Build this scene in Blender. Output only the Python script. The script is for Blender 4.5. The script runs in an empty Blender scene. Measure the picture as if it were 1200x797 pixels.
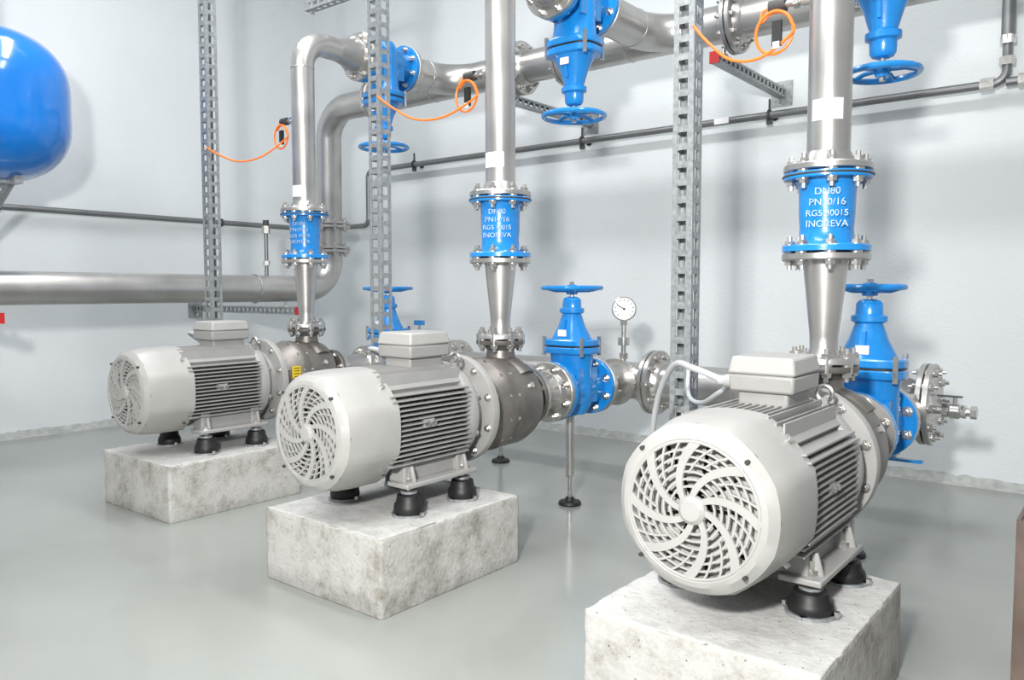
import bpy, bmesh, math, random
from mathutils import Matrix, Vector, noise
pi = math.pi
random.seed(3)
def T(x,y,z): return Matrix.Translation((x,y,z))
def RX(d): return Matrix.Rotation(math.radians(d),4,'X')
def RY(d): return Matrix.Rotation(math.radians(d),4,'Y')
def RZ(d): return Matrix.Rotation(math.radians(d),4,'Z')
def S(x,y,z): return Matrix.Diagonal((x,y,z,1))
TY = RX(-90)
TX = RY(90)
I4 = Matrix.Identity(4)

# ------------------------------------------------------------ materials
def mat(name, col, metal=0.0, rough=0.5, nscale=8.0, namt=0.06, bump=0.0, bscale=60.0, coat=0.0, col2=None, ramp=(0.35,0.65), spec=0.5):
    m = bpy.data.materials.new(name); m.use_nodes = True
    nt = m.node_tree; b = nt.nodes['Principled BSDF']
    tc = nt.nodes.new('ShaderNodeTexCoord')
    n = nt.nodes.new('ShaderNodeTexNoise'); n.inputs['Scale'].default_value = nscale; n.inputs['Detail'].default_value = 6
    nt.links.new(tc.outputs['Object'], n.inputs['Vector'])
    r = nt.nodes.new('ShaderNodeValToRGB')
    r.color_ramp.elements[0].position = ramp[0]; r.color_ramp.elements[1].position = ramp[1]
    c2 = col2 if col2 else tuple(max(0,c*(1-namt*2)) for c in col)
    r.color_ramp.elements[0].color = (*c2,1); r.color_ramp.elements[1].color = (*col,1)
    nt.links.new(n.outputs['Fac'], r.inputs['Fac']); nt.links.new(r.outputs['Color'], b.inputs['Base Color'])
    b.inputs['Metallic'].default_value = metal
    b.inputs['Specular IOR Level'].default_value = spec
    mr = nt.nodes.new('ShaderNodeMapRange'); mr.inputs['To Min'].default_value = max(0.02,rough-0.07); mr.inputs['To Max'].default_value = min(1,rough+0.07)
    nt.links.new(n.outputs['Fac'], mr.inputs['Value']); nt.links.new(mr.outputs['Result'], b.inputs['Roughness'])
    if coat: b.inputs['Coat Weight'].default_value = coat; b.inputs['Coat Roughness'].default_value = 0.08
    if bump:
        n2 = nt.nodes.new('ShaderNodeTexNoise'); n2.inputs['Scale'].default_value = bscale; n2.inputs['Detail'].default_value = 5
        nt.links.new(tc.outputs['Object'], n2.inputs['Vector'])
        bp = nt.nodes.new('ShaderNodeBump'); bp.inputs['Strength'].default_value = bump; bp.inputs['Distance'].default_value = 0.01
        nt.links.new(n2.outputs['Fac'], bp.inputs['Height']); nt.links.new(bp.outputs['Normal'], b.inputs['Normal'])
    return m

M_steel = mat('stainless_pipe', (0.56,0.545,0.525), 0.85, 0.33, 5, 0.09, 0.03, 90)
M_steel2 = mat('bright_steel', (0.66,0.645,0.62), 0.92, 0.25, 20, 0.08)
M_galv = mat('galvanised_steel', (0.42,0.44,0.45), 0.6, 0.42, 60, 0.16)
M_dark = mat('dark_steel', (0.07,0.07,0.07), 0.5, 0.5)
M_greypipe = mat('grey_wall_pipe', (0.22,0.225,0.23), 0.6, 0.38, 10, 0.06)
M_blue = mat('blue_valve_enamel', (0.010,0.235,0.64), 0.0, 0.24, 30, 0.04, 0.04, 120, coat=0.35)
M_tank = mat('blue_tank_paint', (0.004,0.165,0.58), 0.0, 0.18, 3, 0.04, coat=0.5)
M_motor = mat('motor_grey_paint', (0.365,0.360,0.345), 0.0, 0.40, 12, 0.03, 0.03, 200)
M_motor2 = mat('motor_grey_body', (0.32,0.315,0.305), 0.0, 0.42, 12, 0.04)
M_cast = mat('cast_stainless_casing', (0.23,0.212,0.195), 0.6, 0.40, 14, 0.14, 0.12, 150)
M_black = mat('black_rubber', (0.009,0.009,0.009), 0.0, 0.5)
M_void = mat('dark_fan_interior', (0.006,0.005,0.004), 0.0, 0.9, spec=0.1)
M_white = mat('white_label', (0.82,0.82,0.82), 0, 0.5, 4, 0.01)
M_letter = mat('white_cast_lettering', (0.48,0.63,0.80), 0, 0.5, 60, 0.3)
M_orange = mat('orange_cable', (0.9,0.19,0.02), 0, 0.4, 4, 0.02)
M_cable = mat('grey_cable', (0.42,0.43,0.44), 0, 0.45, 4, 0.02)
M_red = mat('red_cap', (0.45,0.015,0.015), 0, 0.4, 4, 0.02)
M_yellow = mat('yellow_sticker', (0.80,0.58,0.02), 0, 0.5, 4, 0.02)
M_brown = mat('rusty_timber_edge', (0.16,0.115,0.095), 0, 0.8, 9, 0.2)

def concrete_mat():
    m = bpy.data.materials.new('concrete_plinth'); m.use_nodes = True
    nt = m.node_tree; b = nt.nodes['Principled BSDF']; L = nt.links.new
    tc = nt.nodes.new('ShaderNodeTexCoord'); oi = nt.nodes.new('ShaderNodeObjectInfo')
    va = nt.nodes.new('ShaderNodeVectorMath'); va.operation='ADD'
    L(tc.outputs['Object'], va.inputs[0]); L(oi.outputs['Location'], va.inputs[1])
    n = nt.nodes.new('ShaderNodeTexNoise'); n.inputs['Scale'].default_value = 7; n.inputs['Detail'].default_value = 15; n.inputs['Roughness'].default_value = 0.78
    L(va.outputs[0], n.inputs['Vector'])
    r = nt.nodes.new('ShaderNodeValToRGB'); e = r.color_ramp.elements
    e[0].position = 0.32; e[0].color = (0.21,0.195,0.17,1)
    e[1].position = 0.56; e[1].color = (0.48,0.47,0.45,1)
    x = e.new(0.42); x.color = (0.34,0.325,0.295,1)
    x = e.new(0.48); x.color = (0.42,0.41,0.385,1)
    L(n.outputs['Fac'], r.inputs['Fac'])
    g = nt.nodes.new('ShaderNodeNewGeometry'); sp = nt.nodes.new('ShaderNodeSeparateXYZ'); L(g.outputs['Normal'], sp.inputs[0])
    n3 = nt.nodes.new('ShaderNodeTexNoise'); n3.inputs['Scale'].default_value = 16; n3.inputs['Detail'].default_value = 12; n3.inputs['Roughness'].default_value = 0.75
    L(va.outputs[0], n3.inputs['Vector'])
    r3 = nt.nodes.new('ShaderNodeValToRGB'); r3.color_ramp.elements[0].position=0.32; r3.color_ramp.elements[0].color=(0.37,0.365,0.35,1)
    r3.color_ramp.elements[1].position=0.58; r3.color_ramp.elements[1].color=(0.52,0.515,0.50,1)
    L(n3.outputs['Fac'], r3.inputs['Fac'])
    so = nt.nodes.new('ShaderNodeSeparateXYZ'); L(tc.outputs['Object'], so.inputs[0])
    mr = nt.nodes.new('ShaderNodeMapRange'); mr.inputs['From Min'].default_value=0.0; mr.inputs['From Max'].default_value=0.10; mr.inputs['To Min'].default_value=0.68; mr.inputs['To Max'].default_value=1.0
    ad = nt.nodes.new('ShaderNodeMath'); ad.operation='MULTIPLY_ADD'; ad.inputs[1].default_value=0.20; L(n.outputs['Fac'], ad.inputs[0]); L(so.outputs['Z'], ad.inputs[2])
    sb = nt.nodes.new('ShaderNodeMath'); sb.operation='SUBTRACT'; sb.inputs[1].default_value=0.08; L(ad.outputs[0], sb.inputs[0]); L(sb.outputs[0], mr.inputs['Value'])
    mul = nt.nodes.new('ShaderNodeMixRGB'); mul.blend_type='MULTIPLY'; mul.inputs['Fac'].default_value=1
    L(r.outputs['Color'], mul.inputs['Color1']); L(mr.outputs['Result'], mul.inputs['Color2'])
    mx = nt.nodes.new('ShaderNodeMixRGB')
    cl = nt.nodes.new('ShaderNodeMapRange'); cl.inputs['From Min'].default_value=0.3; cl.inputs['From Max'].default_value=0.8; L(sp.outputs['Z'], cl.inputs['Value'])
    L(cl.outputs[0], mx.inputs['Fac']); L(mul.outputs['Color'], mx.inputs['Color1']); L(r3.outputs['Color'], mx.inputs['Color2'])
    vo = nt.nodes.new('ShaderNodeTexVoronoi'); vo.inputs['Scale'].default_value=38; L(va.outputs[0], vo.inputs['Vector'])
    vr = nt.nodes.new('ShaderNodeMapRange'); vr.inputs['From Min'].default_value=0.07; vr.inputs['From Max'].default_value=0.13; vr.inputs['To Min'].default_value=0.45; L(vo.outputs['Distance'], vr.inputs['Value'])
    m3 = nt.nodes.new('ShaderNodeMixRGB'); m3.blend_type='MULTIPLY'; m3.inputs['Fac'].default_value=1; L(mx.outputs['Color'], m3.inputs['Color1']); L(vr.outputs['Result'], m3.inputs['Color2'])
    L(m3.outputs['Color'], b.inputs['Base Color'])
    b.inputs['Roughness'].default_value = 0.85
    n2 = nt.nodes.new('ShaderNodeTexNoise'); n2.inputs['Scale'].default_value=70; n2.inputs['Detail'].default_value=8; L(tc.outputs['Object'], n2.inputs['Vector'])
    bp = nt.nodes.new('ShaderNodeBump'); bp.inputs['Strength'].default_value=0.5; bp.inputs['Distance'].default_value=0.006
    L(n2.outputs['Fac'], bp.inputs['Height']); L(bp.outputs['Normal'], b.inputs['Normal'])
    return m
M_wall = mat('painted_wall', (0.675,0.705,0.72), 0, 0.75, 1.6, 0.02, 0.22, 70, spec=0.25)
M_floor = mat('epoxy_floor', (0.315,0.330,0.308), 0, 0.16, 1.3, 0.08, 0.02, 7, spec=0.5, ramp=(0.3,0.7))
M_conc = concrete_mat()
M_cove = mat('floor_cove', (0.44,0.455,0.44), 0, 0.6, 25, 0.14, 0.3, 60)

# ------------------------------------------------------------ mesh builder
class MB:
    def __init__(s): s.v=[]; s.f=[]; s.m=[]; s.mats=[]
    def mi(s, m):
        if m not in s.mats: s.mats.append(m)
        return s.mats.index(m)
    def add(s, vs, fs, m, M=I4):
        o = len(s.v); k = s.mi(m)
        s.v += [tuple(M @ Vector(v)) for v in vs]
        for f in fs: s.f.append([i+o for i in f]); s.m.append(k)
    def box(s, c, d, m, M=I4, tx=1.0, ty=1.0):
        x,y,z = [q/2 for q in d]
        vs = [(-x,-y,-z),(x,-y,-z),(x,y,-z),(-x,y,-z),(-x*tx,-y*ty,z),(x*tx,-y*ty,z),(x*tx,y*ty,z),(-x*tx,y*ty,z)]
        vs = [(a+c[0],b+c[1],e+c[2]) for a,b,e in vs]
        s.add(vs, [(3,2,1,0),(4,5,6,7),(0,1,5,4),(1,2,6,5),(2,3,7,6),(3,0,4,7)], m, M)
    def lathe(s, prof, m, M=I4, seg=32, closed=False, rf=None):
        vs=[]; rows=[]
        for r,z in prof:
            if r < 1e-6: rows.append([len(vs)]); vs.append((0,0,z))
            else:
                row=[]
                for j in range(seg):
                    a = 2*pi*j/seg; q = r*(rf(a,r,z) if rf else 1)
                    row.append(len(vs)); vs.append((q*math.cos(a), q*math.sin(a), z))
                rows.append(row)
        fs=[]
        pr = list(zip(rows[:-1], rows[1:]))
        if closed: pr.append((rows[-1], rows[0]))
        for A,B in pr:
            for j in range(seg):
                k=(j+1)%seg
                if len(A)==1 and len(B)==1: continue
                if len(A)==1: fs.append((A[0],B[k],B[j]))
                elif len(B)==1: fs.append((A[j],A[k],B[0]))
                else: fs.append((A[j],A[k],B[k],B[j]))
        if not closed:
            if len(rows[0])>1: fs.append(tuple(reversed(rows[0])))
            if len(rows[-1])>1: fs.append(tuple(rows[-1]))
        s.add(vs, fs, m, M)
    def cyl(s, r, z0, z1, m, M=I4, seg=24): s.lathe([(r,z0),(r,z1)], m, M, seg)
    def torus(s, R, r, m, M=I4, seg=40, n=10):
        s.lathe([(R+r*math.cos(2*pi*i/n), r*math.sin(2*pi*i/n)) for i in range(n)], m, M, seg, closed=True)
    def sweep(s, pts, r, m, seg=16, M=I4):
        pts=[Vector(p) for p in pts]; n=len(pts)
        tg=[]
        for i in range(n):
            a=pts[max(0,i-1)]; b=pts[min(n-1,i+1)]; tg.append((b-a).normalized())
        up = Vector((0,0,1)) if abs(tg[0].z)<0.9 else Vector((1,0,0))
        u = tg[0].cross(up).normalized(); vs=[]; 
        for i in range(n):
            u = (u - tg[i]*u.dot(tg[i])).normalized(); w = tg[i].cross(u)
            rr = r[i] if isinstance(r,(list,tuple)) else r
            for j in range(seg):
                a=2*pi*j/seg; vs.append(tuple(pts[i]+u*rr*math.cos(a)+w*rr*math.sin(a)))
        fs=[]
        for i in range(n-1):
            for j in range(seg):
                k=(j+1)%seg; fs.append((i*seg+j,i*seg+k,(i+1)*seg+k,(i+1)*seg+j))
        fs.append(tuple(reversed(range(seg)))); fs.append(tuple(range((n-1)*seg,n*seg)))
        s.add(vs,fs,m,M)
    def arcplate(s, r, a0, a1, z0, z1, m, M=I4, n=10, t=0.0015):
        vs=[]
        for i in range(n+1):
            a=a0+(a1-a0)*i/n; c,d=math.cos(a),math.sin(a)
            vs += [(r*c,r*d,z0),(r*c,r*d,z1),((r+t)*c,(r+t)*d,z0),((r+t)*c,(r+t)*d,z1)]
        fs=[]
        for i in range(n):
            o=4*i; fs += [(o+2,o+6,o+7,o+3),(o,o+1,o+5,o+4),(o,o+4,o+6,o+2),(o+1,o+3,o+7,o+5)]
        fs += [(0,2,3,1),(4*n,4*n+1,4*n+3,4*n+2)]
        s.add(vs,fs,m,M)
    def make(s, name, parent=None, bevel=0, ang=35):
        me = bpy.data.meshes.new(name); me.from_pydata(s.v,[],s.f)
        for m in s.mats: me.materials.append(m)
        for p,k in zip(me.polygons, s.m): p.material_index=k
        bm=bmesh.new(); bm.from_mesh(me); bmesh.ops.recalc_face_normals(bm, faces=bm.faces); bm.to_mesh(me); bm.free()
        for p in me.polygons: p.use_smooth=True
        try: me.set_sharp_from_angle(angle=math.radians(ang))
        except Exception: pass
        ob = bpy.data.objects.new(name, me); bpy.context.scene.collection.objects.link(ob)
        if bevel:
            b=ob.modifiers.new('bevel','BEVEL'); b.width=bevel; b.segments=2; b.limit_method='ANGLE'; b.angle_limit=math.radians(40)
        if parent: ob.parent=parent
        return ob
def empty(name, loc=(0,0,0)):
    e = bpy.data.objects.new(name,None); e.empty_display_size=0.1; e.location=loc
    bpy.context.scene.collection.objects.link(e); return e
def fillet(pts, R, n=10):
    pts=[Vector(p) for p in pts]; out=[pts[0]]
    for i in range(1,len(pts)-1):
        c=pts[i]; d1=(c-pts[i-1]).normalized(); d2=(pts[i+1]-c).normalized()
        for k in range(n+1):
            a=k/n*pi/2
            out.append(c - d1*R*(1-math.sin(a)) + d2*R*(1-math.cos(a)))
    out.append(pts[-1]); return out
def smooth(pts, n=8):
    P=[Vector(p) for p in pts]; P=[P[0]]+P+[P[-1]]; out=[]
    for i in range(1,len(P)-2):
        for k in range(n):
            t=k/n; a,b,c,d=P[i-1],P[i],P[i+1],P[i+2]
            out.append(0.5*((2*b)+(-a+c)*t+(2*a-5*b+4*c-d)*t*t+(-a+3*b-3*c+d)*t**3))
    out.append(P[-2]); return out

def bolts(mb, M, r, nb, half, m=None, br=0.0075, hr=0.015, hh=0.014, ph=0.5, tip=0.014):
    m = m or M_steel2
    for i in range(nb):
        a=2*pi*(i+ph)/nb; Q=M@T(r*math.cos(a), r*math.sin(a),0)
        mb.cyl(br,-half-hh-tip,half+hh+tip,m,Q,8)
        mb.cyl(hr*1.25,-half-0.003,half+0.003,m,Q,12)
        mb.cyl(hr,-half-hh,half+hh,m,Q,6)
def flange_pair(mb, M, r, mA=None, mB=None, nb=8, t=0.022, hub=0.0):
    mA=mA or M_steel; mB=mB or M_steel
    mb.lathe([(r*0.98,-t-0.003),(r,-t),(r,-0.004),(r*0.98,-0.003)], mA, M, 40)
    mb.lathe([(r*0.98,0.003),(r,0.004),(r,t),(r*0.98,t+0.003)], mB, M, 40)
    mb.cyl(r*0.72,-0.004,0.004,M_black,M,32)
    if hub:
        mb.lathe([(hub,-t-0.04),(hub*1.12,-t-0.028),(hub*1.22,-t)], mA, M, 32)
        mb.lathe([(hub*1.22,t),(hub*1.12,t+0.028),(hub,t+0.04)], mB, M, 32)
    bolts(mb,M,r*0.82,nb,t+0.003)

# ------------------------------------------------------------ room
WX, WY, CH = -5.95, 4.62, 4.0
def slab(name, lo, hi, m):
    mb=MB(); mb.box([(a+b)/2 for a,b in zip(lo,hi)],[b-a for a,b in zip(lo,hi)],m); return mb.make(name)
slab('floor',(WX-0.15,-2.5,-0.1),(3.2,WY+0.15,0),M_floor)
slab('wall_left',(WX-0.15,-2.5,0),(WX,WY,CH),M_wall)
slab('wall_back',(WX-0.15,WY,0),(3.2,WY+0.15,CH),M_wall)
slab('ceiling',(WX-0.15,-2.5,CH),(3.2,WY+0.15,CH+0.1),M_wall)
def cove(name, L, M):
    mb=MB(); n=200; vs=[]; fs=[]
    for i in range(n+1):
        x=L*i/n; w=0.05+0.018*random.random(); h=0.038+0.014*random.random()
        vs+=[(x,0,0),(x,-w,0),(x,-w*0.35,h*0.35),(x,0,h)]
    for i in range(n):
        o=4*i
        for a in range(3): fs.append((o+a,o+a+1,o+a+5,o+a+4))
    mb.add(vs,fs,M_cove,M); return mb.make(name)
cove('baseboard_back', 9.0, T(WX,WY,0))
cove('baseboard_left', 7.0, T(WX,WY-7.0,0)@RZ(90))

# ------------------------------------------------------------ concrete plinths (cast blocks with worn arrises)
def plinth(x0,x1,y0,y1,h=0.25,seed=0):
    bm=bmesh.new(); bmesh.ops.create_cube(bm,size=1.0)
    sx,sy=x1-x0,y1-y0
    for v in bm.verts: v.co=Vector(((v.co.x+.5)*sx,(v.co.y+.5)*sy,(v.co.z+.5)*h))
    bmesh.ops.subdivide_edges(bm,edges=bm.edges[:],cuts=60,use_grid_fill=True)
    for v in bm.verts:
        p=v.co.copy(); q=p*1.0+Vector((seed*3.1,seed*1.7,0))
        dx=min(p.x,sx-p.x); dy=min(p.y,sy-p.y); dt=h-p.z
        ds=sorted((dx,dy,dt))
        inward=Vector((1 if p.x<sx/2 else -1,0,0))*(dx<1e-4)+Vector((0,1 if p.y<sy/2 else -1,0))*(dy<1e-4)+Vector((0,0,-1))*(dt<1e-4)
        if inward.length==0: continue
        n0=noise.noise(q*9); n1=noise.noise(q*26)
        amt=0.001+0.0012*n0+0.0008*n1
        e=max(0,1-ds[1]/0.011)
        amt+=e*(0.0025+0.0045*max(0,n1+0.1)+0.0025*max(0,n0))
        if p.z<1e-4: inward.z=0
        v.co=p+inward.normalized()*max(0.0,amt) if inward.length else p
    me=bpy.data.meshes.new('concrete_plinth'); bm.to_mesh(me); bm.free(); me.materials.append(M_conc)
    for p in me.polygons: p.use_smooth=True
    o=bpy.data.objects.new('concrete_plinth',me); bpy.context.scene.collection.objects.link(o); o.location=(x0,y0,0); return o
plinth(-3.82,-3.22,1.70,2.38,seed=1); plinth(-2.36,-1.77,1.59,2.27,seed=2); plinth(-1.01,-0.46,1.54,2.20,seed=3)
mb=MB(); mb.box((0,0,0.25),(0.45,0.5,0.5),M_conc)
mb.box((-0.228,0,0.25),(0.012,0.5,0.5),M_brown); mb.box((0,-0.253,0.25),(0.456,0.012,0.5),M_brown)
o=mb.make('shuttered_concrete_pier'); o.location=(0.035,2.27,0)

# ------------------------------------------------------------ pump
def octf(a,r,z):
    q=((a+pi/8)%(pi/4))-pi/8
    o=math.cos(pi/8)/math.cos(q)
    k=0.42*min(1,max(0,(z-0.0)/0.05))
    return 1+k*(o-0.972)*1.2
def fan_cover(par):
    mb=MB()
    mb.lathe([(0.150,0.03),(0.150,0.0),(0.156,-0.003),(0.168,0.0),(0.188,0.018),(0.197,0.055),(0.201,0.12),(0.201,0.222),(0.191,0.225),(0.189,0.06)], M_motor, TY, 64, closed=False, rf=octf)
    mb.torus(0.150,0.004,M_motor,TY,48,8)
    mb.lathe([(0,-0.012),(0.022,-0.011),(0.031,-0.004),(0.034,0.004),(0,0.004)],M_motor,TY,32)
    for r in (0.052,0.068,0.084,0.100,0.116,0.132):
        mb.lathe([(r-0.0024,-0.001),(r+0.0024,-0.001),(r+0.0024,0.004),(r-0.0024,0.004)],M_motor,TY,48,closed=True)
    def ribbon(a0,w0,w1,tw,r0=0.028,r1=0.152,n=12):
        vs=[];fs=[]
        for i in range(n+1):
            t=i/n; r=r0+(r1-r0)*t
            f=lambda rr: a0+tw*(((rr-0.028)/0.124)**0.85 if rr>0.028 else 0)
            a=f(r); w=w0+(w1-w0)*t
            c=Vector((r*math.cos(a),r*math.sin(a),0)); r2=r+0.002; a2=f(r2)
            d=(Vector((r2*math.cos(a2),r2*math.sin(a2),0))-c).normalized(); nn=Vector((-d.y,d.x,0))*w/2
            for s_ in (1,-1):
                for z in (-0.003,0.005): p=c+nn*s_; vs.append((p.x,p.y,z))
        for i in range(n):
            o=4*i; fs+=[(o,o+2,o+6,o+4),(o+1,o+5,o+7,o+3),(o,o+4,o+5,o+1),(o+2,o+3,o+7,o+6)]
        fs+=[(0,1,3,2),(4*n,4*n+2,4*n+3,4*n+1)]
        mb.add(vs,fs,M_motor,TY)
    for i in range(8):
        ribbon(2*pi*i/8,0.013,0.021,0.85)
        ribbon(2*pi*(i+0.36)/8,0.004,0.005,0.85,r0=0.084)
        ribbon(2*pi*(i+0.68)/8,0.004,0.005,0.85,r0=0.100)
    for i in range(4):
        a=pi/4+pi/2*i; mb.cyl(0.005,0.0,0.010,M_dark,TY@T(0.172*math.cos(a),0.172*math.sin(a),-0.006),10)
        mb.cyl(0.008,0.196,0.2065,M_steel2,T(0,0.19,0)@RY(math.degrees(a)),8)
    for i in range(8):
        a=pi/8+pi/4*i; mb.box((0,0,0),(0.004,0.004,0.13),M_motor,RY(math.degrees(a))@T(0,0.14,0.1955)@RX(90))
    mb.make('fan_cover',par,ang=28)
    mb=MB(); mb.cyl(0.187,0.075,0.08,M_void,TY,40)
    mb.lathe([(0.187,0.02),(0.187,0.08),(0.185,0.08),(0.185,0.02)],M_void,TY,40,closed=True)
    for i in range(9):
        mb.box((0.09,0,0.050),(0.12,0.006,0.05),M_void,TY@RZ(40*i)); 
    mb.cyl(0.03,0.02,0.08,M_void,TY,16)
    mb.make('fan',par)
def pump(X,Y,Z,L,cable_pts,text_ang,label=False):
    """local: shaft along +Y, fan face at y=0, discharge axis at y=L"""
    e=empty('centrifugal_pump',(X,Y,Z)); fan_cover(e)
    mb=MB(); m=M_motor2
    mb.lathe([(0.140,0.19),(0.142,0.57)],m,TY,48)
    y0,y1=0.20,0.575; yc=(y0+y1)/2; yl=y1-y0
    for sx in (1,-1):
        z=-0.122
        while z<0.125:
            xo=0.187 if abs(z)<0.1 else 0.176
            xi=math.sqrt(max(0.0001,0.139**2-z*z))-0.004
            mb.box((sx*(xi+xo)/2,yc,z),(xo-xi,yl,0.0046),m); z+=0.0165
        mb.box((sx*0.172,yc-0.02,0.005),(0.024,0.045,0.03),m)
        mb.cyl(0.008,0.0,0.014,M_steel2,T(sx*0.183,yc-0.035,0.005)@RY(90*sx),6)
        mb.cyl(0.008,0.0,0.014,M_steel2,T(sx*0.183,yc-0.005,0.005)@RY(90*sx),6)
    x=-0.125
    while x<0.13:
        zo=0.186 if abs(x)<0.1 else 0.174
        zi=math.sqrt(max(0.0001,0.139**2-x*x))-0.004
        mb.box((x,yc,(zi+zo)/2),(0.0050,yl,zo-zi),m)
        if abs(x)<0.07: mb.box((x,yc,-(zi+zo-0.012)/2),(0.0055,yl,zo-zi-0.012),m)
        x+=0.0192
    for a in (45,135,225,315):
        mb.box((0.162,yc,0),(0.052,yl,0.02),m,RY(a))
    mb.lathe([(0.155,0.565),(0.185,0.572),(0.192,0.585),(0.190,0.615),(0.172,0.635),(0.150,0.655),(0.150,0.68)],m,TY,48)
    for i in range(8):
        a=2*pi*(i+.5)/8; mb.cyl(0.011,0.60,0.632,M_steel2,TY@T(0.178*math.cos(a),0.178*math.sin(a),0),6)
    mb.torus(0.02,0.006,M_steel2,T(0.09,0.60,0.20)@RX(90),20,8)
    mb.box((0.09,0.60,0.178),(0.02,0.02,0.02),m)
    mb.make('motor_frame',e)
    mb=MB()
    for sx in (1,-1):
        mb.box((sx*0.150,0.42,-0.193),(0.10,0.35,0.016),m)
        for yy in (0.29,0.55):
            mb.box((sx*0.128,yy,-0.145),(0.075,0.055,0.085),m,tx=0.8,ty=0.7)
            mb.box((sx*0.172,yy,-0.160),(0.045,0.012,0.055),m,tx=0.3)
        mb.box((sx*0.122,0.42,-0.150),(0.05,0.30,0.075),m,tx=0.8)
        mb.box((sx*0.112,0.42,-0.110),(0.03,0.26,0.05),m)
    mb.make('motor_feet',e,bevel=0.004)
    h=Z-0.20-0.25
    mb=MB()
    for sx in (1,-1):
        for yy in (0.285,0.55):
            Q=T(sx*0.165,yy,-Z+0.2495)
            mb.box((0,0,0.004),(0.085,0.085,0.008),M_galv,Q@RZ(45))
            mb.cyl(0.058,0,0.008,M_galv,Q,28)
            mb.lathe([(0.050,0.007),(0.053,0.018),(0.050,h*0.40),(0.044,h*0.48),(0.040,h*0.72),(0.030,h*0.78)],M_black,Q,28)
            mb.cyl(0.028,h*0.76,h*0.86,M_galv,Q,24); mb.cyl(0.009,h*0.8,h+0.05,M_steel2,Q,10); mb.cyl(0.017,h+0.014,h+0.028,M_steel2,Q,6)
            mb.cyl(0.008,0.006,0.018,M_steel2,Q@T(0.06,-0.0,0),6); mb.cyl(0.008,0.006,0.018,M_steel2,Q@T(-0.06,0.0,0),6)
    mb.make('rubber_mounts',e)
    mb=MB()
    yb=0.475
    mb.box((0,yb,0.195),(0.130,0.165,0.06),m,tx=1.0)
    mb.box((0,yb,0.238),(0.165,0.195,0.045),m,tx=1.03,ty=1.03)
    mb.box((0,yb,0.2835),(0.176,0.205,0.045),M_motor,tx=0.90,ty=0.90)
    mb.make('terminal_box',e,bevel=0.007)
    mb=MB()
    for sx in (1,-1):
        for sy in (1,-1): mb.cyl(0.006,0.265,0.297,M_steel2,T(sx*0.071,yb+sy*0.084,0),8)
    mb.cyl(0.018,0.075,0.112,M_motor,T(0,yb-0.05,0.235)@RY(-90),12)
    mb.cyl(0.013,0.10,0.130,M_cable,T(0,yb-0.05,0.235)@RY(-90),12)
    mb.cyl(0.016,0.075,0.108,M_motor,T(0,yb+0.04,0.235)@RY(-90),12)
    mb.make('cable_glands',e)
    d=L-0.955
    mb=MB()
    mb.lathe([(0.150,0.675),(0.205,0.682),(0.208,0.688),(0.208,0.712),(0.203,0.716),(0.150,0.72)],m,TY,56)
    bolts(mb,TY@T(0,0,0.70),0.185,10,0.018,hr=0.012,hh=0.010,tip=0.006)
    mb.make('lantern_flange',e)
    mb=MB()
    mb.lathe([(0.140,0.715),(0.150,0.75),(0.178,0.80+d),(0.188,0.815+d),(0.188,0.845+d),(0.180,0.855+d),(0.184,0.90+d),(0.184,0.98+d),(0.172,1.02+d),(0.135,1.045+d),(0.085,1.055+d),(0.07,1.075+d),(0.07,1.12+d)],M_cast,TY,56)
    for i in range(12):
        a=2*pi*(i+.5)/12; mb.cyl(0.010,0.80+d,0.862+d,M_steel2,TY@T(0.176*math.cos(a),0.176*math.sin(a),0),6)
    pts=[];rs=[]
    for i in range(21):
        a=math.radians(-70+ -i/20*250); rr=0.135
        pts.append((rr*math.cos(a),L,rr*math.sin(a))); rs.append(0.04+0.025*i/20)
    mb.sweep(pts,rs,M_cast,14)
    mb.lathe([(0.085,0.10),(0.064,0.16),(0.056,0.21),(0.075,0.232)],M_cast,T(0,L,0),32)
    mb.cyl(0.014,0.16,0.20,M_steel2,T(0.0,L-0.01,-0.02)@RY(60),6)
    mb.make('pump_casing',e)
    mb=MB(); flange_pair(mb,T(0,L,0.255),0.100,M_cast,M_steel,8,0.018); mb.make('discharge_flanges',e)
    mb=MB(); flange_pair(mb,T(0,L+0.17,0)@TY,0.125,M_cast,M_steel,8,0.018); mb.make('suction_flanges',e)
    if label:
        mb=MB(); mb.box((0.168,0.775+d*0.5,0.04),(0.004,0.05,0.06),M_yellow)
        for k in range(4): mb.box((0.1705,0.775+d*0.5,0.018+0.014*k),(0.001,0.036,0.004),M_black)
        mb.make('warning_label',e)
    for pp,r in cable_pts:
        mb=MB(); mb.sweep(smooth(pp),r,M_cable,10); mb.make('power_cable',e)
    return e

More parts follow.
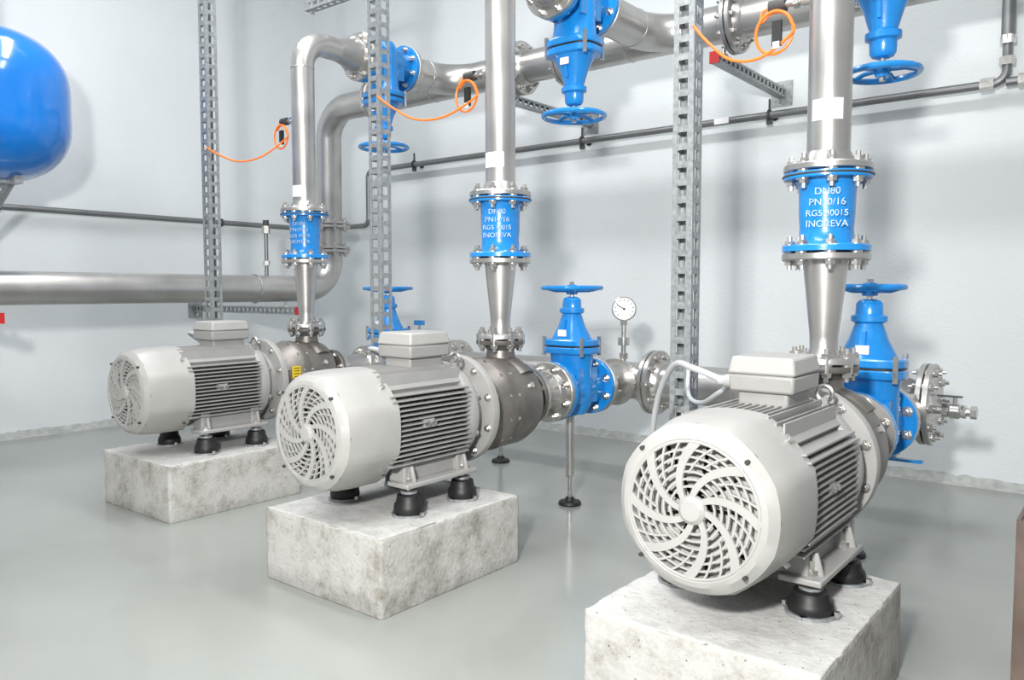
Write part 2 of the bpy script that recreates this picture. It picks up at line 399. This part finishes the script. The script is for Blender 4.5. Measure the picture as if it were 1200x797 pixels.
# ------------------------------------------------------------ gate valve (flow along Y)
def gate_valve(x,y,z,hs,wd,flip=False,flange_r=0.135):
    e=empty('gate_valve',(x,y,z)); F = RY(180) if flip else I4
    k=hs/0.465; mb=MB()
    mb.lathe([(0.095,-0.15),(0.088,-0.10),(0.098,-0.03),(0.098,0.03),(0.088,0.10),(0.095,0.15)],M_blue,TY,40)
    for s_ in (-1,1):
        mb.lathe([(flange_r*.98,s_*0.152-0.013),(flange_r,s_*0.152-0.010),(flange_r,s_*0.152+0.010),(flange_r*.98,s_*0.152+0.013)],M_blue,TY,40)
    mb.lathe([(0.02,-0.125),(0.07,-0.115),(0.098,-0.07),(0.105,0.0),(0.102,0.10*k),(0.108,0.155*k),(0.11,0.17*k)],M_blue,F@S(1,0.72,1),40)
    mb.box((0,0,-0.115),(0.05,0.14,0.02),M_blue,F)
    for s_ in (-1,1): mb.box((s_*0.085,0,0.02),(0.012,0.16,0.16),M_blue,F)
    def sup(a,r,z):
        return 1.0/((abs(math.cos(a))**3.2+abs(math.sin(a))**3.2)**(1/3.2))
    mb.lathe([(0.122,0.165*k),(0.126,0.170*k),(0.126,0.190*k),(0.122,0.194*k)],M_blue,F@S(1,0.74,1),48,rf=sup)
    mb.lathe([(0.122,0.202*k),(0.126,0.205*k),(0.126,0.225*k),(0.120,0.230*k)],M_blue,F@S(1,0.74,1),48,rf=sup)
    mb.lathe([(0.119,0.19*k),(0.119,0.206*k)],M_black,F@S(1,0.74,1),48,rf=sup)
    mb.lathe([(0.100,0.225*k),(0.088,0.25*k),(0.066,0.29*k),(0.052,0.33*k),(0.046,0.345*k),(0.060,0.352*k),(0.060,0.37*k),(0.046,0.376*k),(0.044,0.41*k),(0.036,0.42*k),(0.02,0.425*k)],M_blue,F@S(1,0.85,1),40)
    for s_ in (-1,1): mb.box((0,s_*0.055,0.275*k),(0.012,0.05,0.09*k),M_blue,F,ty=0.3)
    mb.make('valve_body',e)
    mb=MB()
    for sx in (-1,1):
        for sy in (-1,1):
            mb.cyl(0.010,0.155*k,0.242*k,M_steel2,F@T(sx*0.104,sy*0.072,0),6)
    mb.cyl(0.011,0.42*k,hs+0.02,M_steel2,F,12)
    mb.box((0,-0.078,0.26*k),(0.045,0.004,0.03),M_white,F)
    for s_ in (-1,1):
        mb.lathe([(flange_r*.98,s_*0.180-0.012),(flange_r,s_*0.180-0.010),(flange_r,s_*0.180+0.010),(flange_r*.98,s_*0.180+0.012)],M_steel,TY,40)
        mb.lathe([(0.105,s_*0.2-0.014),(0.10,s_*0.2),(0.092,s_*0.2+0.014)] if s_>0 else [(0.092,s_*0.2-0.014),(0.10,s_*0.2),(0.105,s_*0.2+0.014)],M_steel,TY,32)
        bolts(mb,TY@T(0,0,s_*0.166),flange_r*0.82,8,0.028)
    mb.make('bolted_flanges',e)
    mb=MB(); R=wd/2
    mb.torus(R-0.011,0.011,M_blue,F@T(0,0,hs),44,10)
    mb.lathe([(0.026,hs-0.03),(0.028,hs-0.005),(0.022,hs+0.014),(0.012,hs+0.016)],M_blue,F,24)
    mb.cyl(0.012,hs+0.01,hs+0.028,M_steel2,F,6)
    for i in range(5):
        a=2*pi*i/5+0.4
        mb.sweep([(0.02*math.cos(a),0.02*math.sin(a),hs-0.012),(R*0.55*math.cos(a),R*0.55*math.sin(a),hs-0.012),((R-0.012)*math.cos(a),(R-0.012)*math.sin(a),hs)],0.0085,M_blue,8,F)
    mb.make('handwheel',e)
    return e

def check_valve(x,y,z0,z1,tang):
    e=empty('check_valve',(x,y,(z0+z1)/2)); h=(z1-z0)/2; mb=MB()
    flange_pair(mb,T(0,0,h),0.125,M_blue,M_steel,8,0.019)
    flange_pair(mb,T(0,0,-h),0.125,M_steel,M_blue,8,0.019)
    mb.make('bolted_flanges',e)
    mb=MB()
    mb.lathe([(0.090,-h+0.018),(0.078,-h+0.034),(0.076,-h*0.4),(0.079,0),(0.080,h*0.45),(0.082,h-0.034),(0.092,h-0.018)],M_blue,I4,40)
    mb.torus(0.125,0.0035,M_dark,T(0,0,h-0.011),40,6)
    mb.make('valve_body',e)
    for i,(s_,sz) in enumerate((('DN80',0.028),('PN10/16',0.028),('RG5 40015',0.025),('INOREVA',0.027))):
        cu=bpy.data.curves.new('cast_lettering','FONT'); cu.body=s_; cu.size=sz; cu.align_x='CENTER'; cu.extrude=0.001
        cu.materials.append(M_letter)
        to=bpy.data.objects.new('cast_lettering',cu); bpy.context.scene.collection.objects.link(to); to.parent=e
        to.matrix_local = RZ(tang)@T(0,-0.0825,h*0.60-0.031*(i+0.75)) @ RX(90)
    return e

def jack_stand(x,y,ztop):
    e=empty('pipe_support_stand',(x,y,0)); mb=MB()
    mb.lathe([(0.052,0.0),(0.054,0.006),(0.050,0.016),(0.024,0.022),(0.018,0.036)],M_black,I4,28)
    mb.cyl(0.011,0.02,ztop*0.55,M_steel2,I4,12); mb.cyl(0.022,ztop*0.30,ztop*0.33,M_steel2,I4,6)
    mb.cyl(0.019,ztop*0.33,ztop,M_steel,I4,20); mb.cyl(0.024,ztop*0.97,ztop,M_steel,I4,20)
    mb.make('threaded_leg',e)

# ------------------------------------------------------------ pump lines
HZ, HY = 2.315, 3.80
SY = 3.54
def line(X,Yf,Z,P,cz0,cz1,vy,wl,uy,wu,wz,tang,cables,stick,strut,cab_z,label=False):
    L=P-Yf
    pump(X,Yf,Z,L,cables,tang,label)
    check_valve(X,P,cz0,cz1,tang)
    e=empty('discharge_pipe',(0,0,0)); mb=MB()
    mb.lathe([(0.052,Z+0.27),(0.040,Z+0.30),(0.041,Z+0.34),(0.060,cz0-0.07),(0.064,cz0-0.02)],M_steel,T(X,P,0),32)
    zt=cz1
    mb.lathe([(0.075,zt+0.02),(0.068,zt+0.045),(0.062,zt+0.06)],M_steel,T(X,P,0),32)
    mb.sweep(fillet([(X,P,zt+0.04),(X,P,HZ),(X,uy-0.19,HZ)],0.14,12),0.061,M_steel,32)
    mb.lathe([(0.061,uy-0.34),(0.088,uy-0.22),(0.092,uy-0.19)],M_steel,T(X,0,HZ)@TY,32)
    mb.sweep(fillet([(X,uy+0.19,HZ),(X,HY,HZ),(X+0.42,HY,HZ)],0.24,12),0.093,M_steel,36)
    mb.torus(0.0615,0.0025,M_steel2,T(X,P,HZ-0.15),32,6)
    mb.torus(0.093,0.003,M_steel2,T(X,HY-0.24,HZ)@TY,32,6)
    mb.make('pipe',e)
    sz=cab_z
    mb=MB()
    mb.cyl(0.016,0.055,0.085,M_steel,T(X,P,sz)@RY(-90),16)
    mb.cyl(0.011,0.08,0.155,M_steel2,T(X,P,sz)@RY(-90),16); mb.cyl(0.019,0.095,0.11,M_steel2,T(X,P,sz)@RY(-90),6)
    mb.cyl(0.020,0.135,0.185,M_dark,T(X,P,sz)@RY(-90),16)
    mb.box((X-0.15,P-0.03,sz-0.09),(0.028,0.012,0.075),M_black); mb.box((X-0.15,P-0.037,sz-0.125),(0.02,0.002,0.02),M_white)
    mb.make('pressure_sensor',e)
    mb=MB(); c=Vector((X-0.16,P-0.02,sz-0.085)); R=0.062
    pts=[(X-0.18,P,sz),(X-0.205,P-0.005,sz-0.01)]
    for i in range(17):
        a=math.radians(140-i*32) ; q=1+0.02*i/22
        pts.append((c.x+R*q*math.cos(a)*0.9, c.y-0.003*i/4, c.z+R*q*math.sin(a)))
    sx,sy,szz=strut
    end_=Vector((sx+0.035,sy-0.01,szz)); last=Vector(pts[-1])
    for t in (0.3,0.6,0.85): 
        p=last.lerp(end_,t); p.z-=0.10*math.sin(pi*t); pts.append(tuple(p))
    pts.append(tuple(end_))
    mb.sweep(smooth(pts,5),0.0048,M_orange,8); mb.make('sensor_cable',e)
    mb=MB()
    ca=math.atan2(-P,-X)-stick
    mb.arcplate(0.0615,ca-0.72,ca+0.72,1.49,1.55,M_white,T(X,P,0)); mb.make('identification_label',e)
    s=empty('suction_pipe',(0,0,0)); mb=MB()
    mb.lathe([(0.066,P+0.185),(0.066,P+0.24),(0.088,P+0.30),(0.088,vy-0.19)],M_steel,T(X,0,Z)@TY,32)
    mb.sweep([(X,vy+0.19,Z),(X,SY,Z)],0.090,M_steel,36)
    mb.torus(0.091,0.003,M_steel2,T(X,vy+0.26,Z)@TY,32,6)
    mb.make('pipe',s)
    gate_valve(X,vy,Z,1.01-Z,wl); gate_valve(X,uy,HZ,HZ-wz,wu,True)
    return s

ST=[(-4.09,2.45),(-2.706,2.45),(-1.206,2.45)]
def perf_face(mb, M, w, z0, z1, pitch=0.058, slot=0.036):
    t=0.0035; e=w*0.25
    mb.box((-w/2+e/2,0,(z0+z1)/2),(e,t,z1-z0),M_galv,M); mb.box((w/2-e/2,0,(z0+z1)/2),(e,t,z1-z0),M_galv,M)
    z=z0
    while z<z1:
        mb.box((0,0,z+(pitch-slot)/2),(w-2*e+0.001,t,pitch-slot),M_galv,M); z+=pitch
def strut_post(x,y):
    e=empty('perforated_steel_post',(x,y,0)); mb=MB()
    perf_face(mb,T(0,-0.032,0),0.070,0.01,CH); perf_face(mb,T(0.035,0,0)@RZ(90),0.064,0.01,CH)
    perf_face(mb,T(-0.035,0,0)@RZ(90),0.064,0.01,CH)
    mb.box((0.026,0.032,CH/2),(0.018,0.003,CH-0.02),M_galv); mb.box((-0.026,0.032,CH/2),(0.018,0.003,CH-0.02),M_galv)
    mb.make('channel',e)
    mb=MB(); mb.box((0,0,0.005),(0.15,0.15,0.01),M_galv)
    for a in (-1,1):
        for b in (-1,1): mb.cyl(0.009,0.008,0.025,M_steel2,T(a*0.057,b*0.057,0),6)
    mb.make('base_plate',e)
for x,y in ST: strut_post(x,y)

c1=[([(-0.11,0.425,0.235),(-0.20,0.42,0.24),(-0.27,0.55,0.17),(-0.50,0.76,0.10)],0.008)]
c2=[([(-0.12,0.425,0.235),(-0.20,0.44,0.235),(-0.30,0.62,0.18),(-0.58,0.88,0.12)],0.008),
    ([(-0.10,0.515,0.235),(-0.20,0.56,0.23),(-0.32,0.74,0.16),(-0.58,0.90,0.02)],0.006)]
c3=[([(-0.12,0.425,0.235),(-0.20,0.42,0.262),(-0.29,0.48,0.262),(-0.38,0.56,0.16),(-0.43,0.62,0.02),(-0.45,0.70,-0.10),(-0.44,0.80,-0.3)],0.009),
    ([(-0.10,0.515,0.235),(-0.17,0.52,0.19),(-0.27,0.62,0.14),(-0.38,0.76,0.14),(-0.43,0.86,0.22)],0.007)]
line(-3.52,1.67,0.545,2.65,1.165,1.41,3.24,0.30,3.22,0.30,1.835,32,c1,0.6,(ST[0][0],2.42,1.78),1.91,True)
line(-2.065,1.55,0.545,2.52,1.13,1.375,3.04,0.29,3.05,0.30,1.79,30,c2,0.5,(ST[1][0],2.42,1.85),1.885)
line(-0.745,1.56,0.526,2.435,1.11,1.345,2.93,0.24,3.01,0.26,1.755,17,c3,0.1,(ST[2][0],2.42,1.85),1.86)

# ------------------------------------------------------------ suction header along the back wall
e=empty('suction_header_pipe'); mb=MB(); SZ=0.54
mb.sweep([(-3.75,SY,SZ),(-0.68,SY,SZ)],0.094,M_steel,36)
for x in (-3.52,-2.065,-0.745): mb.lathe([(0.118,-0.115),(0.100,-0.095),(0.094,-0.08)],M_steel,T(x,SY,SZ)@TY,32)
mb.make('pipe',e); mb=MB()
flange_pair(mb,T(-1.895,SY,SZ)@TX,0.160,None,None,10,0.022,hub=0.094)
flange_pair(mb,T(-3.25,SY,SZ)@TX,0.160,None,None,10,0.022,hub=0.094)
flange_pair(mb,T(-2.35,SY,SZ)@TX,0.160,None,None,10,0.022,hub=0.094)
flange_pair(mb,T(-0.665,SY,SZ)@TX,0.165,None,None,10,0.022)
mb.torus(0.095,0.003,M_steel2,T(-1.45,SY,SZ)@TX,32,6)
mb.make('flanges',e)
mb=MB(); Q=T(-0.665,SY,SZ-0.02)@TX
mb.cyl(0.016,0.02,0.06,M_steel2,Q,16); mb.cyl(0.028,0.05,0.07,M_steel2,Q,6); mb.lathe([(0.020,0.068),(0.030,0.08),(0.030,0.11),(0.02,0.12)],M_steel2,Q,20)
mb.cyl(0.026,0.118,0.135,M_steel2,Q,6); mb.cyl(0.017,0.13,0.155,M_steel2,Q,16); mb.cyl(0.026,0.15,0.172,M_steel2,Q,6)
mb.cyl(0.008,0.02,0.055,M_steel2,T(-0.57,SY,SZ-0.02),10); mb.box((-0.59,SY,SZ+0.038),(0.09,0.02,0.006),M_dark)
mb.make('drain_cock',e)
mb=MB(); mb.cyl(0.015,-0.19,-0.08,M_steel2,T(-0.745,3.33,SZ),14); mb.cyl(0.024,-0.18,-0.13,M_steel2,T(-0.745,3.33,SZ),6)
mb.box((-0.71,3.31,SZ-0.195),(0.15,0.026,0.010),M_blue,I4)
mb.make('blue_lever_tap',e)
mb=MB(); mb.cyl(0.013,0.08,0.20,M_steel2,T(-3.56,SY,SZ),14); mb.cyl(0.022,0.14,0.19,M_steel2,T(-3.56,SY,SZ),6); mb.box((-3.56,SY,SZ+0.255),(0.07,0.025,0.03),M_blue); mb.cyl(0.01,0.19,0.25,M_steel2,T(-3.56,SY,SZ),10)
mb.make('vent_tap',e)
def gauge(x,y,z0,z,r,par,ang):
    mb=MB()
    mb.cyl(0.013,z0-0.01,z-r*0.8,M_steel2,T(x,y,0),16); mb.cyl(0.024,z0+0.02,z0+0.05,M_steel2,T(x,y,0),6)
    mb.cyl(0.03,z0+0.09,z0+0.13,M_steel2,T(x,y,0),20); mb.cyl(0.02,z-r-0.02,z-r+0.01,M_steel2,T(x,y,0),6)
    Q=T(x,y,z)@RZ(ang)@RX(90)
    mb.lathe([(r*0.9,-0.02),(r,-0.015),(r,0.018),(r*0.93,0.022),(r*0.90,0.016)],M_steel2,Q,36)
    mb.cyl(r*0.89,0.015,0.0225,M_white,Q,36)
    for i in range(11):
        a=math.radians(225-27*i); mb.box((r*0.72,0,0.0232),(r*0.16,0.003,0.001),M_black,Q@RZ(math.degrees(a)))
    mb.box((r*0.28,0,0.0245),(r*0.75,0.004,0.001),M_black,Q@RZ(150)); mb.cyl(0.006,0.017,0.026,M_black,Q,12)
    mb.make('pressure_gauge',par)
gauge(-2.065,3.51,SZ+0.09,0.905,0.062,e,32)
jack_stand(-2.065,3.03,0.44); jack_stand(-2.90,SY,0.45); jack_stand(-0.83,3.10,0.49)

# ------------------------------------------------------------ header main
e=empty('header_pipe'); mb=MB()
mb.sweep(fillet([(-4.75,-1.5,1.01),(-4.75,HY,1.01),(-4.75,HY,HZ),(2.2,HY,HZ)],0.22,14),0.092,M_steel,36)
mb.make('pipe',e)
mb=MB()
for z in (1.30,1.48): flange_pair(mb,T(-4.75,HY,z),0.145,None,None,8,0.02)
for x in (-4.2,-2.95,-2.62,-1.62,-0.2): flange_pair(mb,T(x,HY,HZ)@TX,0.155,None,None,10,0.022,hub=0.094)
for x in (-3.52,-2.065,-0.745):
    for d in (-0.14,0.42): mb.torus(0.093,0.0035,M_steel2,T(x+d,HY,HZ)@TX,32,6)
mb.torus(0.095,0.006,M_galv,T(-4.75,3.15,1.01)@TY,32,8)
mb.make('flanges',e)
mb=MB(); mb.cyl(0.013,0.08,0.42,M_greypipe,T(-4.75,3.25,1.01),14); mb.cyl(0.024,0.16,0.19,M_steel2,T(-4.75,3.25,1.01),6); mb.cyl(0.028,0.38,0.43,M_steel2,T(-4.75,3.25,1.01),6); mb.cyl(0.02,0.43,0.47,M_dark,T(-4.75,3.25,1.01),12)
mb.make('air_vent',e)
def bracket(M, L, post=0.0, px=0.0):
    e=empty('pipe_support_bracket'); mb=MB()
    for sz in (-1,1): mb.box((L/2,0,sz*0.024),(L,0.045,0.004),M_galv,M)
    for sy in (-1,1):
        mb.box((L/2,sy*0.022,0.018),(L,0.003,0.012),M_galv,M); mb.box((L/2,sy*0.022,-0.018),(L,0.003,0.012),M_galv,M)
        x=0.0
        while x<L-0.02: mb.box((x+0.011,sy*0.022,0),(0.022,0.003,0.03),M_galv,M); x+=0.055
    mb.box((0.005,0,0),(0.01,0.12,0.14),M_galv,M)
    for a in (-1,1): mb.cyl(0.010,0.0,0.025,M_steel2,M@T(0.005,0,a*0.05)@RY(90),6)
    mb.box((L+0.005,0,0),(0.014,0.05,0.056),M_red,M)
    if post: mb.cyl(0.010,0.02,0.03+post,M_steel2,M@T(px,0,0),10); mb.cyl(0.02,0.024,0.036,M_steel2,M@T(px,0,0),6)
    mb.make('bracket_arm',e)
BZ=2.13
for x in (-2.99,-1.68,0.3): bracket(T(x,WY,BZ)@RZ(-90),WY-HY+0.10,HZ-0.09-BZ-0.03,WY-HY)
for y in (3.40,1.55): bracket(T(WX,y,0.855),1.34,0.04,1.2)

# thin service pipe along the walls
e=empty('service_pipe'); mb=MB()
TYP=WY-0.09
mb.sweep(fillet([(WX+0.08,-1.8,1.545),(WX+0.08,TYP,1.545),(-5.15,TYP,1.545),(-5.15,TYP,2.0),(-0.56,TYP,2.0),(-0.56,TYP,CH)],0.06,8),0.021,M_greypipe,16)
mb.sweep([(-0.56,TYP,2.0),(2.6,TYP,2.02)],0.021,M_greypipe,16)
mb.make('pipe',e); mb=MB()
for z in (2.10,2.20,2.42,2.50): mb.cyl(0.034,z-0.02,z+0.02,M_steel2,T(-0.56,TYP,0),6)
mb.cyl(0.03,2.2,2.42,M_greypipe,T(-0.56,TYP,0),16)
mb.cyl(0.034,-0.03,0.03,M_steel2,T(-0.48,TYP,2.0)@TX,6); mb.cyl(0.034,-0.03,0.03,M_steel2,T(-0.64,TYP,2.0)@TX,6)
mb.make('fittings',e); mb=MB()
for x in (-4.6,-3.0,-1.72,0.4):
    mb.torus(0.026,0.008,M_dark,T(x,TYP,2.0)@TX,20,8); mb.cyl(0.009,0.02,0.09,M_dark,T(x,TYP,2.0)@TY,8)
    mb.cyl(0.02,0.078,0.09,M_dark,T(x,TYP,2.0)@TY,12); mb.box((x,TYP,1.962),(0.03,0.02,0.03),M_dark)
    mb.cyl(0.007,0.02,0.09,M_dark,T(x,TYP,2.0),8)
for y in (0.4,2.0,3.6):
    mb.torus(0.026,0.008,M_dark,T(WX+0.08,y,1.545)@TY,20,8); mb.cyl(0.009,0.02,0.08,M_dark,T(WX+0.08,y,1.545)@RY(-90),8)
mb.box((-2.0,TYP-0.024,2.0),(0.09,0.003,0.035),M_white)
mb.make('pipe_clamps',e)

# ceiling-hung cross rail
e=empty('ceiling_hung_rail'); mb=MB()
M=T(-3.92,3.0,2.66)@RY(90)
perf_face(mb,M@T(0,-0.025,0),0.05,0,0.86); perf_face(mb,M@T(-0.025,0,0)@RZ(90),0.05,0,0.86); perf_face(mb,M@T(0.025,0,0)@RZ(90),0.05,0,0.86)
for x in (-3.88,-3.12): mb.cyl(0.008,2.62,CH,M_galv,T(x,3.0,0),8); mb.cyl(0.016,2.615,2.63,M_steel2,T(x,3.0,0),6)
mb.make('rail',e)

# ------------------------------------------------------------ blue pressure vessel hung on wall brackets
tx,ty,tz=-4.97,1.635,2.005
e=empty('blue_pressure_vessel',(tx,ty,0)); mb=MB()
prof=[(0,tz-0.41)]; TR=0.425
for i in range(1,13):
    a=-pi/2+i/12*pi/2; prof.append((TR*max(0.0,math.cos(a))**0.75, tz-0.10+0.31*math.sin(a)))
for i in range(0,12):
    a=i/12*pi/2; prof.append((TR*max(0.0,math.cos(a))**0.75, tz+0.10+0.31*math.sin(a)))
prof.append((0,tz+0.41))
mb.lathe(prof,M_tank,I4,64)
mb.cyl(0.045,tz+0.39,tz+0.47,M_tank,I4,24)
mb.box((0.41,0,tz-0.12),(0.045,0.20,0.36),M_tank,RZ(-24))
mb.make('vessel_shell',e,ang=50)
mb=MB(); mb.cyl(0.028,tz+0.46,CH,M_greypipe,I4,20); mb.cyl(0.05,tz+0.46,tz+0.50,M_steel2,I4,6); mb.make('top_connection',e)
mb=MB(); wl=WX-tx
for yy in (-0.16,0.10):
    mb.box(((wl+0.18)/2,yy,tz-0.405),(0.18-wl,0.045,0.045),M_galv)
    mb.sweep([(0.06,yy,tz-0.42),(wl+0.02,yy,tz-0.95)],0.022,M_galv,8)
    mb.box((wl+0.015,yy,tz-0.65),(0.03,0.06,0.75),M_galv)
mb.box((0.05,-0.03,tz-0.405),(0.05,0.30,0.03),M_galv)
mb.make('support_bracket',e)

# ------------------------------------------------------------ lights
def area(name,loc,target,size,power,col=(1,1,1),sy=None):
    l=bpy.data.lights.new(name,'AREA'); l.energy=power; l.color=col; l.size=size
    if sy: l.shape='RECTANGLE'; l.size_y=sy
    o=bpy.data.objects.new(name,l); bpy.context.scene.collection.objects.link(o); o.location=loc
    d=Vector(target)-Vector(loc); o.rotation_euler=d.to_track_quat('-Z','Y').to_euler(); return o
area('ceiling_light',(-3.6,2.2,3.9),(-3.6,2.2,0),2.2,72,(1,1,1),0.3)
area('ceiling_light',(-0.8,2.2,3.9),(-0.8,2.2,0),2.2,58,(1,1,1),0.3)
area('ceiling_light',(-2.0,-0.6,3.9),(-2.8,3.0,0.8),2.5,92,(1,1,1),0.8)
area('camera_flash',(-0.20,-0.50,1.65),(-3.0,3.4,1.5),0.20,150,(1,0.985,0.96))
w=bpy.data.worlds.new('world'); bpy.context.scene.world=w; w.use_nodes=True
w.node_tree.nodes['Background'].inputs['Color'].default_value=(0.94,0.97,1,1); w.node_tree.nodes['Background'].inputs['Strength'].default_value=0.47

# ------------------------------------------------------------ camera
cam=bpy.data.cameras.new('camera'); co=bpy.data.objects.new('camera',cam); bpy.context.scene.collection.objects.link(co)
cam.sensor_width=36; cam.lens=27.9; cam.clip_start=0.02
co.location=(0,0,1); co.rotation_euler=(math.radians(86.4),0,math.radians(38.5))
bpy.context.scene.camera=co
bpy.context.scene.view_settings.view_transform='Standard'
bpy.context.scene.view_settings.look='None'
